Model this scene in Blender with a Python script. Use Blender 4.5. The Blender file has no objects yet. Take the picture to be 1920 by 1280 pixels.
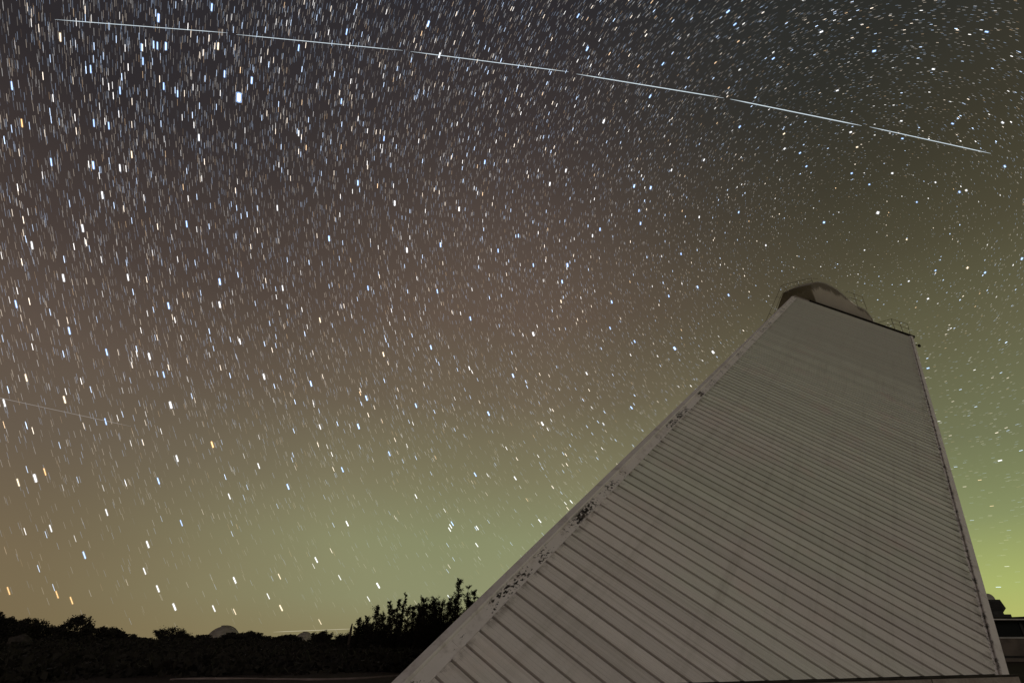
import bpy, bmesh, math, random
import numpy as np
from mathutils import Vector, Matrix

# ------------------------------------------------------------------ camera
scene = bpy.context.scene
COL = scene.collection
F_PX = 1000.0                       # focal length in pixels of a 1920 px wide frame
PITCH = math.atan(545.0 / F_PX)
CAM_Z = 1.0
cam_data = bpy.data.cameras.new('camera')
cam_data.sensor_fit = 'HORIZONTAL'
cam_data.sensor_width = 36.0
cam_data.lens = F_PX / 1920.0 * 36.0
cam_data.clip_start = 0.1
cam_data.clip_end = 30000.0
cam = bpy.data.objects.new('camera', cam_data)
COL.objects.link(cam)
cam.location = (0, 0, CAM_Z)
cam.rotation_euler = (math.pi / 2 + PITCH, 0, 0)
scene.camera = cam

# ------------------------------------------------------------------ night sky
def srgb(r, g, b):
    f = lambda c: (c / 12.92) if c <= 0.04045 else ((c + 0.055) / 1.055) ** 2.4
    return (f(r / 255), f(g / 255), f(b / 255), 1.0)

world = bpy.data.worlds.new('World')
scene.world = world
world.use_nodes = True
wt = world.node_tree
for n_ in list(wt.nodes):
    wt.nodes.remove(n_)
def WN(t, **kw):
    n_ = wt.nodes.new(t)
    for k, v in kw.items():
        setattr(n_, k, v)
    return n_
def wmath(op, a, b=None, clamp=False):
    m = WN('ShaderNodeMath', operation=op, use_clamp=clamp)
    for i, v in enumerate((a, b)):
        if v is None: continue
        if isinstance(v, (int, float)): m.inputs[i].default_value = v
        else: wt.links.new(v, m.inputs[i])
    return m.outputs[0]
w_out = WN('ShaderNodeOutputWorld')
w_bg = WN('ShaderNodeBackground')
w_tc = WN('ShaderNodeTexCoord')
w_sep = WN('ShaderNodeSeparateXYZ')
wt.links.new(w_tc.outputs['Generated'], w_sep.inputs[0])
SUN_EL, SUN_AZ = math.radians(-14), math.radians(60)
nishita = WN('ShaderNodeTexSky', sky_type='NISHITA')
nishita.sun_disc = False
nishita.sun_elevation = SUN_EL
nishita.sun_rotation = SUN_AZ
elev = wmath('MULTIPLY', wmath('ARCSINE', w_sep.outputs['Z']), 1.0 / (math.pi / 2))   # 0 horizon .. 1 zenith
azim = wmath('ARCTAN2', w_sep.outputs['X'], w_sep.outputs['Y'])
side = wmath('ADD', wmath('MULTIPLY', wmath('SINE', azim), 0.5), 0.5)
def ramp(stops):
    r = WN('ShaderNodeValToRGB')
    wt.links.new(elev, r.inputs[0])
    els = r.color_ramp.elements
    while len(els) > 1: els.remove(els[-1])
    els[0].position = stops[0][0] / 90.0; els[0].color = srgb(*stops[0][1])
    for d, c in stops[1:]:
        e = els.new(d / 90.0); e.color = srgb(*c)
    r.color_ramp.interpolation = 'EASE' if False else 'LINEAR'
    return r.outputs[0]
glow_l = ramp([(0, (121, 104, 75)), (5, (119, 102, 78)), (14, (103, 90, 77)), (22, (93, 80, 71)), (30, (72, 62, 58)), (42, (48, 44, 46)), (60, (42, 41, 46)), (90, (40, 41, 46))])
glow_c = ramp([(0, (140, 134, 98)), (3, (141, 144, 108)), (8, (138, 142, 106)), (14, (127, 123, 94)), (22, (109, 98, 80)), (31, (97, 83, 72)), (41, (81, 70, 64)), (50, (62, 55, 54)), (60, (47, 44, 47)), (90, (40, 41, 46))])
glow_r = ramp([(0, (188, 190, 108)), (3, (172, 183, 108)), (8, (137, 146, 100)), (14, (114, 118, 86)), (22, (99, 97, 72)), (30, (79, 75, 57)), (38, (63, 60, 48)), (46, (49, 49, 44)), (60, (41, 43, 44)), (90, (40, 41, 46))])
def wmix(f, a, b):
    m = WN('ShaderNodeMix', data_type='RGBA')
    wt.links.new(f, m.inputs[0]); wt.links.new(a, m.inputs[6]); wt.links.new(b, m.inputs[7])
    return m.outputs[2]
def wrange(x, lo, hi):
    m = WN('ShaderNodeMapRange', interpolation_type='SMOOTHSTEP')
    wt.links.new(x, m.inputs[0]); m.inputs[1].default_value = lo; m.inputs[2].default_value = hi
    return m.outputs[0]
sky_col = wmix(wrange(side, 0.50, 0.86), wmix(wrange(side, 0.10, 0.47), glow_l, glow_c), glow_r)
# patchy airglow
w_noise = WN('ShaderNodeTexNoise')
w_noise.inputs['Scale'].default_value = 3.0
w_noise.inputs['Detail'].default_value = 3.0
wt.links.new(w_tc.outputs['Generated'], w_noise.inputs['Vector'])
w_nr = WN('ShaderNodeMapRange')
wt.links.new(w_noise.outputs[0], w_nr.inputs[0])
w_nr.inputs[1].default_value = 0.25; w_nr.inputs[2].default_value = 0.75
w_nr.inputs[3].default_value = 0.93; w_nr.inputs[4].default_value = 1.07
w_mul = WN('ShaderNodeVectorMath', operation='SCALE')
wt.links.new(sky_col, w_mul.inputs[0]); wt.links.new(w_nr.outputs[0], w_mul.inputs['Scale'])
w_nis = WN('ShaderNodeVectorMath', operation='SCALE')
wt.links.new(nishita.outputs[0], w_nis.inputs[0]); w_nis.inputs['Scale'].default_value = 0.02
w_add = WN('ShaderNodeVectorMath', operation='ADD')
wt.links.new(w_mul.outputs[0], w_add.inputs[0]); wt.links.new(w_nis.outputs[0], w_add.inputs[1])
wt.links.new(w_add.outputs[0], w_bg.inputs[0])
w_bg.inputs[1].default_value = 1.0
wt.links.new(w_bg.outputs[0], w_out.inputs[0])

# faint moonlight from behind the camera, to the right
moon = bpy.data.lights.new('moon', 'SUN')
moon.energy = 0.32
moon.color = (1.0, 0.88, 1.0)
moon.angle = math.radians(14)
moon_o = bpy.data.objects.new('moon', moon)
COL.objects.link(moon_o)
moon_o.rotation_euler = Vector((-0.42, 0.89, -0.15)).to_track_quat('-Z', 'Y').to_euler()

scene.view_settings.view_transform = 'Standard'
scene.view_settings.look = 'None'
scene.view_settings.exposure = 0.0
scene.view_settings.gamma = 1.0
scene.view_settings.use_curve_mapping = False
scene.cycles.use_denoising = True
scene.cycles.denoiser = 'OPENIMAGEDENOISE'
scene.cycles.denoising_input_passes = 'RGB_ALBEDO_NORMAL'
scene.cycles.denoising_prefilter = 'ACCURATE'
scene.cycles.max_bounces = 4
scene.cycles.transparent_max_bounces = 24

# ------------------------------------------------------------------ helpers
rng = np.random.default_rng(7)
random.seed(7)
CP, SP = math.cos(PITCH), math.sin(PITCH)
def ray(x, y):
    """direction in the place that the photograph shows at pixel x, y"""
    u, v = x - 960.0, 640.0 - y
    return Vector((u, F_PX * CP - v * SP, F_PX * SP + v * CP)).normalized()
def at(x, y, dist):
    """point at a horizontal distance"""
    d = ray(x, y)
    return Vector((0, 0, CAM_Z)) + d * (dist / math.hypot(d.x, d.y))

def tag(o, label=None, cat=None, group=None, kind=None):
    if label: o['label'] = label
    if cat: o['category'] = cat
    if group: o['group'] = group
    if kind: o['kind'] = kind
    return o
def empty(name, mat=None, loc=None):
    o = bpy.data.objects.new(name, None)
    o.empty_display_size = 0.3
    COL.objects.link(o)
    if mat is not None: o.matrix_world = mat
    if loc is not None: o.location = loc
    return o
def link(name, me, parent=None):
    o = bpy.data.objects.new(name, me)
    COL.objects.link(o)
    if parent is not None: o.parent = parent
    return o

class MB:
    def __init__(self):
        self.v, self.f = [], []
    def add(self, vs, fs):
        k = len(self.v)
        self.v += [tuple(p) for p in vs]
        self.f += [tuple(i + k for i in q) for q in fs]
    def box(self, lo, hi, M=None):
        (x0, y0, z0), (x1, y1, z1) = lo, hi
        vs = [Vector(p) for p in ((x0, y0, z0), (x1, y0, z0), (x1, y1, z0), (x0, y1, z0), (x0, y0, z1), (x1, y0, z1), (x1, y1, z1), (x0, y1, z1))]
        if M is not None: vs = [M @ p for p in vs]
        self.add(vs, [(0, 3, 2, 1), (4, 5, 6, 7), (0, 1, 5, 4), (1, 2, 6, 5), (2, 3, 7, 6), (3, 0, 4, 7)])
    def tube(self, pts, radii, sides=6, cap=True):
        pts = [Vector(p) for p in pts]
        if isinstance(radii, (int, float)): radii = [radii] * len(pts)
        vs, fs = [], []
        up = None
        for i, p in enumerate(pts):
            d = (pts[min(i + 1, len(pts) - 1)] - pts[max(i - 1, 0)]).normalized()
            if up is None:
                up = Vector((0, 0, 1)) if abs(d.z) < 0.9 else Vector((1, 0, 0))
            x = d.cross(up).normalized(); y = x.cross(d).normalized()
            up = y
            for k in range(sides):
                t = 2 * math.pi * k / sides
                vs.append(p + (x * math.cos(t) + y * math.sin(t)) * radii[i])
        for i in range(len(pts) - 1):
            for k in range(sides):
                a_, b_ = i * sides + k, i * sides + (k + 1) % sides
                fs.append((a_, b_, b_ + sides, a_ + sides))
        if cap:
            fs.append(tuple(range(sides - 1, -1, -1)))
            n0 = (len(pts) - 1) * sides
            fs.append(tuple(range(n0, n0 + sides)))
        self.add(vs, fs)
    def prism(self, poly, fn0, fn1):
        """closed prism: poly is a list of 2-tuples, fn0/fn1 map them to the two end faces"""
        m = len(poly)
        vs = [fn0(p) for p in poly] + [fn1(p) for p in poly]
        fs = [tuple(range(m - 1, -1, -1)), tuple(range(m, 2 * m))]
        fs += [(i, (i + 1) % m, (i + 1) % m + m, i + m) for i in range(m)]
        self.add(vs, fs)
    def mesh(self, name, mat, smooth=False):
        me = bpy.data.meshes.new(name)
        me.from_pydata(self.v, [], self.f)
        me.validate()
        bm = bmesh.new(); bm.from_mesh(me)
        bmesh.ops.recalc_face_normals(bm, faces=bm.faces[:])
        bm.to_mesh(me); bm.free()
        if smooth:
            me.polygons.foreach_set('use_smooth', [True] * len(me.polygons))
        if mat: me.materials.append(mat)
        return me
    def build(self, name, mat, parent=None, smooth=False):
        return link(name, self.mesh(name, mat, smooth), parent)

class NT:
    """small wrapper for material nodes"""
    def __init__(self, name, rough=0.7):
        self.m = bpy.data.materials.new(name); self.m.use_nodes = True
        self.t = self.m.node_tree
        self.b = self.t.nodes['Principled BSDF']
        self.b.inputs['Roughness'].default_value = rough
        self.b.inputs['Specular IOR Level'].default_value = 0.25
    def N(self, t, **kw):
        n_ = self.t.nodes.new(t)
        for k, v in kw.items(): setattr(n_, k, v)
        return n_
    def L(self, a, b): self.t.links.new(a, b)
    def noise(self, vec, scale, detail=4, rough=0.55, stretch=None):
        if stretch:
            mp = self.N('ShaderNodeMapping'); mp.inputs['Scale'].default_value = stretch
            self.L(vec, mp.inputs[0]); vec = mp.outputs[0]
        n_ = self.N('ShaderNodeTexNoise')
        n_.inputs['Scale'].default_value = scale; n_.inputs['Detail'].default_value = detail
        n_.inputs['Roughness'].default_value = rough
        self.L(vec, n_.inputs['Vector']); return n_.outputs[0]
    def rng(self, x, a, b, c=0.0, d=1.0, smooth=True):
        m = self.N('ShaderNodeMapRange', interpolation_type='SMOOTHSTEP' if smooth else 'LINEAR')
        self.L(x, m.inputs[0])
        for i, v in enumerate((a, b, c, d)): m.inputs[i + 1].default_value = v
        return m.outputs[0]
    def math(self, op, a, b=None):
        m = self.N('ShaderNodeMath', operation=op, use_clamp=False)
        for i, v in enumerate((a, b)):
            if v is None: continue
            if isinstance(v, (int, float)): m.inputs[i].default_value = v
            else: self.L(v, m.inputs[i])
        return m.outputs[0]
    def mix(self, f, a, b):
        m = self.N('ShaderNodeMix', data_type='RGBA')
        for i, v in ((0, f), (6, a), (7, b)):
            if isinstance(v, (int, float)): m.inputs[i].default_value = v
            elif isinstance(v, tuple): m.inputs[i].default_value = (v + (1.0,))[:4]
            else: self.L(v, m.inputs[i])
        return m.outputs[2]
    def color(self, c):
        if isinstance(c, tuple): self.b.inputs['Base Color'].default_value = (c + (1.0,))[:4]
        else: self.L(c, self.b.inputs['Base Color'])
    def bump(self, h, strength, dist):
        b = self.N('ShaderNodeBump'); b.inputs['Strength'].default_value = strength; b.inputs['Distance'].default_value = dist
        self.L(h, b.inputs['Height']); self.L(b.outputs[0], self.b.inputs['Normal'])
    def objco(self, obj=None):
        tc = self.N('ShaderNodeTexCoord')
        if obj is not None: tc.object = obj
        return tc.outputs['Object']
    def pos(self):
        return self.N('ShaderNodeNewGeometry').outputs['Position']
def simple_mat(name, col, var=0.25, scale=4.0, rough=0.75):
    t = NT(name, rough)
    nz = t.noise(t.pos(), scale)
    d = tuple(c * (1 - var) for c in col); l_ = tuple(min(1, c * (1 + var)) for c in col)
    t.color(t.mix(t.rng(nz, 0.3, 0.7), d, l_))
    return t.m

# ------------------------------------------------------------------ ground
GROUND = -0.4
def ground_z(x, y):
    r = math.hypot(x, y)
    z = GROUND
    if r > 25:                                     # low swells, the summit is not level
        k = min(1.0, (r - 25) / 40.0)
        z += k * 0.35 * (math.sin(x * 0.06 + 1.3) * math.cos(y * 0.045) - 0.4)
    if r > 75:
        z -= (r - 75) * 0.02
    if r > 120:
        z -= (r - 120) * 0.05 + max(0.0, r - 400) * 0.12 * (1 - math.exp(-(r - 400) / 2500.0))
    # a spur that carries the far domes
    for (cx, cy, hh, ww) in ((-180, 330, 14, 90), (-240, 620, 30, 140)):
        z += hh * math.exp(-((x - cx) ** 2 + (y - cy) ** 2) / (2 * ww * ww))
    return max(z, -900.0)
soil = NT('dark_soil', 0.95)
pz = soil.pos()
s_n = soil.noise(pz, 0.35, 6)
s_f = soil.noise(pz, 9.0, 5)
soil.color(soil.mix(soil.rng(s_f, 0.3, 0.75), soil.mix(soil.rng(s_n, 0.35, 0.65), (0.020, 0.010, 0.008), (0.032, 0.017, 0.013)), (0.013, 0.008, 0.006)))
soil.bump(s_f, 0.6, 0.06)
vs, fs = [(0, 0, GROUND)], []
radii = [1.5, 3, 5, 7, 9, 11, 13, 15, 17, 19, 21, 23, 25, 28, 31, 35, 39, 44, 50, 56, 63, 70, 78, 86, 95, 105, 115, 125, 140, 160, 185, 215, 250, 290, 340, 400, 470, 550, 650, 800, 1000, 1300, 1800, 2600, 4000, 6500, 11000, 16000]
NA = 128
for r in radii:
    for k in range(NA):
        t = 2 * math.pi * k / NA
        x, y = r * math.sin(t), r * math.cos(t)
        vs.append((x, y, ground_z(x, y) + (0.03 * math.sin(x * 1.7) * math.cos(y * 1.3) if r > 5 else 0)))
for k in range(NA):
    fs.append((0, 1 + (k + 1) % NA, 1 + k))
for i in range(len(radii) - 1):
    for k in range(NA):
        a_, b_ = 1 + i * NA + k, 1 + i * NA + (k + 1) % NA
        fs.append((a_, b_, b_ + NA, a_ + NA))
me = bpy.data.meshes.new('ground'); me.from_pydata(vs, [], fs)
me.polygons.foreach_set('use_smooth', [True] * len(me.polygons))
me.materials.append(soil.m)
tag(link('ground', me), kind='structure')

# ------------------------------------------------------------------ the solar telescope tower
# local axes of the inclined shaft: x up along the shaft, y across the visible face, z out of it
AX = ray(1646, 400)                                  # the shaft is parallel to the axis the stars turn round
SX = ray(-758, -226); SX = (SX - AX * AX.dot(SX)).normalized()
NX = AX.cross(SX).normalized()
r_ = ray(1888, 1263)
B2 = Vector((0, 0, CAM_Z)) + r_ * (-CAM_Z / r_.z)   # the right hand corner where it leaves the ground
SHAFT = Matrix(((AX.x, SX.x, NX.x, B2.x), (AX.y, SX.y, NX.y, B2.y), (AX.z, SX.z, NX.z, B2.z), (0, 0, 0, 1)))
W, L_TOP = 11.70, 49.5
tower = empty('solar_telescope', SHAFT)
tag(tower, 'tall white inclined observatory tower clad in panels, filling the lower right', 'tower')
upl = Vector((AX.z, SX.z, NX.z))                     # world up in local axes
def cut_y(x, z0=0.0, z=0.0):                         # y where the face reaches the height z0 at x
    return (z0 - x * upl.x - z * upl.z) / upl.y

# painted metal of the panels
pm = NT('painted_panel', 0.6)
oc = pm.objco(tower)
sep = pm.N('ShaderNodeSeparateXYZ'); pm.L(oc, sep.inputs[0])
big = pm.noise(oc, 0.16, 4, 0.6)
mid = pm.noise(oc, 0.55, 5, 0.6)
streak = pm.noise(oc, 1.0, 4, 0.6, (9.0, 0.16, 1.0))
fine = pm.noise(oc, 26.0, 3, 0.7)
col = pm.mix(pm.rng(pm.math('ADD', big, pm.math('MULTIPLY', sep.outputs['X'], 0.011)), 0.36, 0.60), (0.70, 0.64, 0.605), (0.66, 0.66, 0.575))
col = pm.mix(pm.rng(mid, 0.52, 0.72, 0, 0.6), col, (0.71, 0.60, 0.555))
col = pm.mix(pm.rng(streak, 0.45, 0.8, 0, 0.5), col, (0.40, 0.36, 0.31))
wash = pm.noise(oc, 1.0, 5, 0.65, (0.10, 2.2, 1.0))
col = pm.mix(pm.rng(wash, 0.48, 0.78, 0, 0.45), col, (0.42, 0.39, 0.34))   # rain streaks down the slope
inf = pm.N('ShaderNodeObjectInfo')
rnd = pm.rng(inf.outputs['Random'], 0, 1, 0.91, 1.06, False)
vm = pm.N('ShaderNodeVectorMath', operation='SCALE'); pm.L(col, vm.inputs[0]); pm.L(rnd, vm.inputs['Scale'])
col = vm.outputs[0]
top_shade = pm.rng(pm.math('ADD', sep.outputs['X'], pm.math('MULTIPLY', mid, 6.0)), 24.0, 36.0, 0.0, 0.62)
col = pm.mix(top_shade, col, (0.36, 0.34, 0.29))   # light falloff towards the head, painted in as greyer colour
dirt = pm.noise(oc, 3.2, 6, 0.7, (1.0, 0.7, 1.0))
spots = pm.rng(dirt, 0.70, 0.76)
col = pm.mix(pm.math('MULTIPLY', spots, 0.55), col, (0.10, 0.075, 0.06))
# grime that gathers at the two ends of the panels
endm = pm.math('ADD', pm.rng(sep.outputs['Y'], 11.0, 11.24), pm.rng(sep.outputs['Y'], 0.75, 0.3))
endn = pm.math('MULTIPLY', endm, pm.rng(pm.noise(oc, 2.3, 5, 0.7), 0.45, 0.62))
col = pm.mix(pm.math('MULTIPLY', endn, 0.55), col, (0.12, 0.09, 0.07))
col = pm.mix(pm.rng(fine, 0.2, 0.8, 0, 0.12), col, (0.3, 0.28, 0.26))
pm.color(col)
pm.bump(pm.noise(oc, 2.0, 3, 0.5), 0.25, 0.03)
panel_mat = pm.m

tm = NT('painted_trim', 0.55)
oc = tm.objco(tower)
sep = tm.N('ShaderNodeSeparateXYZ'); tm.L(oc, sep.inputs[0])
n1 = tm.noise(oc, 0.8, 4)
col = tm.mix(tm.rng(n1, 0.3, 0.7), (0.66, 0.61, 0.58), (0.72, 0.66, 0.63))
# flaked paint and rust: patches gathered along some lengths of the strip
lenm = tm.rng(tm.noise(oc, 0.30, 3, 0.7, (1, 0.02, 0.02)), 0.36, 0.58)
gx = lambda c, w_: tm.math('MULTIPLY', tm.rng(sep.outputs['X'], c - w_, c), tm.rng(sep.outputs['X'], c + w_, c))
lenm = tm.math('ADD', lenm, tm.math('ADD', tm.math('MULTIPLY', gx(-4.4, 2.6), 0.30), tm.math('MULTIPLY', gx(8.5, 5.0), 0.36)))
flk = tm.noise(oc, 7.5, 8, 0.68, (1.0, 1.5, 1.0))
band = tm.math('MULTIPLY', tm.rng(sep.outputs['Y'], 11.24, 11.34), tm.rng(sep.outputs['Y'], 11.60, 11.50))
thr = tm.math('SUBTRACT', 0.80, tm.math('MULTIPLY', lenm, 0.29))
flake = tm.math('MULTIPLY', tm.rng(tm.math('SUBTRACT', flk, thr), 0.0, 0.04), band)
band2 = tm.math('MULTIPLY', tm.rng(sep.outputs['Y'], 0.12, 0.20), tm.rng(sep.outputs['Y'], 0.40, 0.33))
flk2 = tm.rng(tm.noise(oc, 4.0, 6, 0.7, (0.7, 1.0, 1.0)), 0.47, 0.60)
flake = tm.math('MAXIMUM', flake, tm.math('MULTIPLY', tm.math('MULTIPLY', flk2, band2), 0.85))
col = tm.mix(flake, col, (0.012, 0.009, 0.007))
stain = tm.math('MULTIPLY', tm.rng(tm.noise(oc, 1.6, 5, 0.7), 0.48, 0.72), 0.5)
col = tm.mix(stain, col, (0.26, 0.21, 0.18))
tm.color(col)
trim_mat = tm.m
dark_metal = simple_mat('dark_metal', (0.035, 0.029, 0.023), 0.4, 2.0, 0.7)
backing_mat = simple_mat('dark_backing', (0.03, 0.025, 0.02), 0.3, 3.0, 0.9)

# body of the shaft: a square tube standing on its corner, cut off at the ground
bm = bmesh.new()
D = 0.075
mbx = MB(); mbx.box((-40, 0.03, -W + 0.03), (L_TOP, W - 0.03, -D))
me = mbx.mesh('cladding_backing', backing_mat)
bm.from_mesh(me)
bmesh.ops.bisect_plane(bm, geom=bm.verts[:] + bm.edges[:] + bm.faces[:], plane_co=upl * -0.35, plane_no=upl, clear_inner=True)
bm.to_mesh(me); bm.free()
backing = link('cladding_backing', me, tower)

# the panels of the visible face, one by one
PITCH_P, PH = 0.492, -1.179
def panel_profile(x0, x1, gap, d, lip):
    w = x1 - x0
    zt = lambda x: lip * (1.0 - (x - x0) / w)        # the lower edge stands proud, lapped over the panel below
    xs = [(x0 + gap / 2, -d), (x0 + gap / 2, lip - 0.006), (x0 + gap / 2 + 0.008, lip)]
    for fr in (0.27, 0.5, 0.74):
        c = x0 + w * fr
        xs += [(c - 0.008, zt(c)), (c, zt(c) - 0.006), (c + 0.008, zt(c))]
    xs += [(x1 - gap / 2 - 0.012, 0.0), (x1 - gap / 2, -0.010), (x1 - gap / 2, -d)]
    return xs
def panel_mesh(prof, ylo, yhi, off=0.0):
    m = len(prof)
    mb = MB()
    vs = [(x, ylo(x + off, z), z) for x, z in prof] + [(x, yhi, z) for x, z in prof]
    mb.add(vs, [(i, i + 1, i + 1 + m, i + m) for i in range(m - 1)] + [tuple(range(m)), tuple(range(2 * m - 1, m - 1, -1))])
    return mb.mesh('panel', panel_mat)
Y0, Y1 = 0.30, 11.25
prof_near = panel_profile(0, PITCH_P, 0.038, D - 0.004, 0.036)
FAR_STEPS = 8                                        # the laps flatten out towards the head
far_meshes = []
for i in range(FAR_STEPS):
    t_ = (i + 1) / FAR_STEPS
    far_meshes.append(panel_mesh(panel_profile(0, PITCH_P, 0.038 - 0.026 * t_, D - 0.004, 0.036 - 0.031 * t_), lambda x, z: Y0, Y1))
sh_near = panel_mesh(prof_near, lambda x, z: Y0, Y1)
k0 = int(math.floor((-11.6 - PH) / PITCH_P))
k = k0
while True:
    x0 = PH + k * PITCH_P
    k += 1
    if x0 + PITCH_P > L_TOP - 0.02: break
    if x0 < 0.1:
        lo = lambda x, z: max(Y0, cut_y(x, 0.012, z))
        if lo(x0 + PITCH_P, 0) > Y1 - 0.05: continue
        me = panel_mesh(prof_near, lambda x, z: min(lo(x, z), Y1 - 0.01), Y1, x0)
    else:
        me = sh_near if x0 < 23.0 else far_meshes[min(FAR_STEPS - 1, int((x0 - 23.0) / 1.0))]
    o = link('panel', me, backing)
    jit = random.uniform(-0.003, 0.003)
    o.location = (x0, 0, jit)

# trims along the two edges
def strip(name, prof, x0, x1, mat, parent, clip=True):
    """prof: closed (y, z) outline, run along the shaft and cut at the ground"""
    mb = MB()
    n_seg = max(2, int((x1 - x0) / 3.0))
    m = len(prof)
    for i in range(n_seg + 1):
        x = x0 + (x1 - x0) * i / n_seg
        mb.v += [(x, y, z) for y, z in prof]
    for i in range(n_seg):
        for j in range(m):
            a_, b_ = i * m + j, i * m + (j + 1) % m
            mb.f.append((a_, b_, b_ + m, a_ + m))
    mb.f.append(tuple(range(m))); mb.f.append(tuple(range(n_seg * m, n_seg * m + m)))
    me = mb.mesh(name, mat)
    if clip:
        bm = bmesh.new(); bm.from_mesh(me)
        bmesh.ops.bisect_plane(bm, geom=bm.verts[:] + bm.edges[:] + bm.faces[:], plane_co=upl * -0.02, plane_no=upl, clear_inner=True)
        bm.to_mesh(me); bm.free()
    return link(name, me, parent)
ridge = strip('ridge_strip', [(11.255, -0.05), (11.255, 0.012), (11.555, 0.016), (11.555, -0.05)], -16, 48.6, trim_mat, tower)
strip('ridge_cap', [(11.557, -0.05), (11.557, 0.03), (11.575, 0.065), (11.61, 0.075), (11.645, 0.055), (11.80, -0.01), (11.80, -0.26), (11.74, -0.26), (11.74, -0.06)], -16, 48.6, trim_mat, tower)
strip('corner_strip', [(0.296, -0.05), (0.296, -0.012), (0.20, -0.012), (0.20, -0.05)], -3, L_TOP - 0.1, trim_mat, tower)
strip('corner_cap', [(0.198, -0.05), (0.198, 0.035), (0.18, 0.05), (-0.04, 0.03), (-0.05, -0.24), (0.0, -0.24), (0.02, -0.05)], -3, L_TOP - 0.1, trim_mat, tower)
# joints across the ridge strip every few metres
for i in range(11):
    xj = -10.2 + i * 5.4
    mb = MB(); mb.box((xj, 11.26, 0.006), (xj + 0.05, 11.55, 0.024))
    mb.build('joint_cover', trim_mat, ridge)
# cladding of the faces turned away
rear_mat = panel_mat
def rear_face(name, fn):
    mb = MB()
    x = -14.0
    while x < L_TOP - 0.5:
        vs = [fn(x + 0.02, 0.1, 0.05), fn(x + 0.47, 0.1, 0.05), fn(x + 0.47, W - 0.1, 0.05), fn(x + 0.02, W - 0.1, 0.05),
              fn(x + 0.02, 0.1, 0.0), fn(x + 0.47, 0.1, 0.0), fn(x + 0.47, W - 0.1, 0.0), fn(x + 0.02, W - 0.1, 0.0)]
        mb.add(vs, [(0, 1, 2, 3), (0, 1, 5, 4), (1, 2, 6, 5), (2, 3, 7, 6), (3, 0, 4, 7)])
        x += PITCH_P
    me = mb.mesh(name, rear_mat)
    bm = bmesh.new(); bm.from_mesh(me)
    bmesh.ops.bisect_plane(bm, geom=bm.verts[:] + bm.edges[:] + bm.faces[:], plane_co=upl * -0.05, plane_no=upl, clear_inner=True)
    bm.to_mesh(me); bm.free()
    tag(link(name, me, tower), kind='stuff')
rear_face('rear_cladding', lambda x, t, h: (x, W - 0.03 + h, -W + t))
rear_face('underside_cladding', lambda x, t, h: (x, 0.03 - h, -W + t))
rear_face('underside_cladding', lambda x, t, h: (x, t, -W + 0.03 - h))

# the head of the tower: e1 = level across the shaft, e2 = up and square to the shaft
E1 = Vector((AX.y, -AX.x, 0)).normalized(); E2 = E1.cross(AX)
RI = SHAFT.to_3x3().inverted()
e1l, e2l = RI @ E1, RI @ E2
def hp(p, x):                                        # a point at (e1, e2) on the cross-section at x
    return Vector((x, 0, 0)) + e1l * p[0] + e2l * p[1]
hm = NT('weathered_shaded_housing', 0.8)
oc = hm.objco(tower)
n1 = hm.noise(oc, 0.55, 5, 0.65)
# run-off streaks hang down from the upper edge
dots = hm.N('ShaderNodeVectorMath', operation='DOT_PRODUCT'); hm.L(oc, dots.inputs[0]); dots.inputs[1].default_value = tuple(e1l)
dot2 = hm.N('ShaderNodeVectorMath', operation='DOT_PRODUCT'); hm.L(oc, dot2.inputs[0]); dot2.inputs[1].default_value = tuple(e2l)
cmb = hm.N('ShaderNodeCombineXYZ'); hm.L(hm.math('MULTIPLY', dots.outputs['Value'], 2.6), cmb.inputs[0]); hm.L(hm.math('MULTIPLY', dot2.outputs['Value'], 0.5), cmb.inputs[1])
stk = hm.noise(cmb.outputs[0], 1.0, 5, 0.65)
# height below the curved top edge of the housing
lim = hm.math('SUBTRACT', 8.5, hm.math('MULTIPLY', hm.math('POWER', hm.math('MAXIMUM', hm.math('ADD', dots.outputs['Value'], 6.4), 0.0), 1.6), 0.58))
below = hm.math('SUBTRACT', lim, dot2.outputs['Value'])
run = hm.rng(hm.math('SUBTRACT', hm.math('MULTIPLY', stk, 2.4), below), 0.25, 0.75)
flank_shade = hm.rng(dots.outputs['Value'], -6.75, -6.95)
run = hm.math('MAXIMUM', run, hm.math('MULTIPLY', flank_shade, hm.rng(n1, 0.30, 0.6, 0.55, 0.95)))  # joins the run-off stains with the shade painted on the left flank
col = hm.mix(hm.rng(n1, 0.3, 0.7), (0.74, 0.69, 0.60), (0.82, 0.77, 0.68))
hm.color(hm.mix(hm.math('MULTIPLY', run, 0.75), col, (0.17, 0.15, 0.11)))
hood_mat = hm.m
front = [(-2.55, 2.0), (-2.66, 2.9), (-2.80, 3.5), (-2.95, 3.92), (-3.48, 4.54), (-3.93, 5.46), (-4.59, 6.93), (-5.26, 7.86), (-5.70, 8.24), (-6.17, 8.47), (-6.70, 8.46), (-6.98, 6.4)]
mb = MB()
mb.prism([(-6.98, 5.2)] + front[:-1], lambda p: hp(p, 50.15), lambda p: hp(p, 51.1))
hood = mb.build('housing', hood_mat, tower)
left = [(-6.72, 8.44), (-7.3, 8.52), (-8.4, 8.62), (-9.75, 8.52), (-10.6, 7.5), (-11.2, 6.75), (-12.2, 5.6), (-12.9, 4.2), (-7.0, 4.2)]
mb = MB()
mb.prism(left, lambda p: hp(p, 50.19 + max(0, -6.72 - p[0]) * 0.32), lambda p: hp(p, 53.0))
tag(mb.build('housing_side', hood_mat, tower), 'dark left flank of the housing, its shade painted into the mottled colour')
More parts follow.
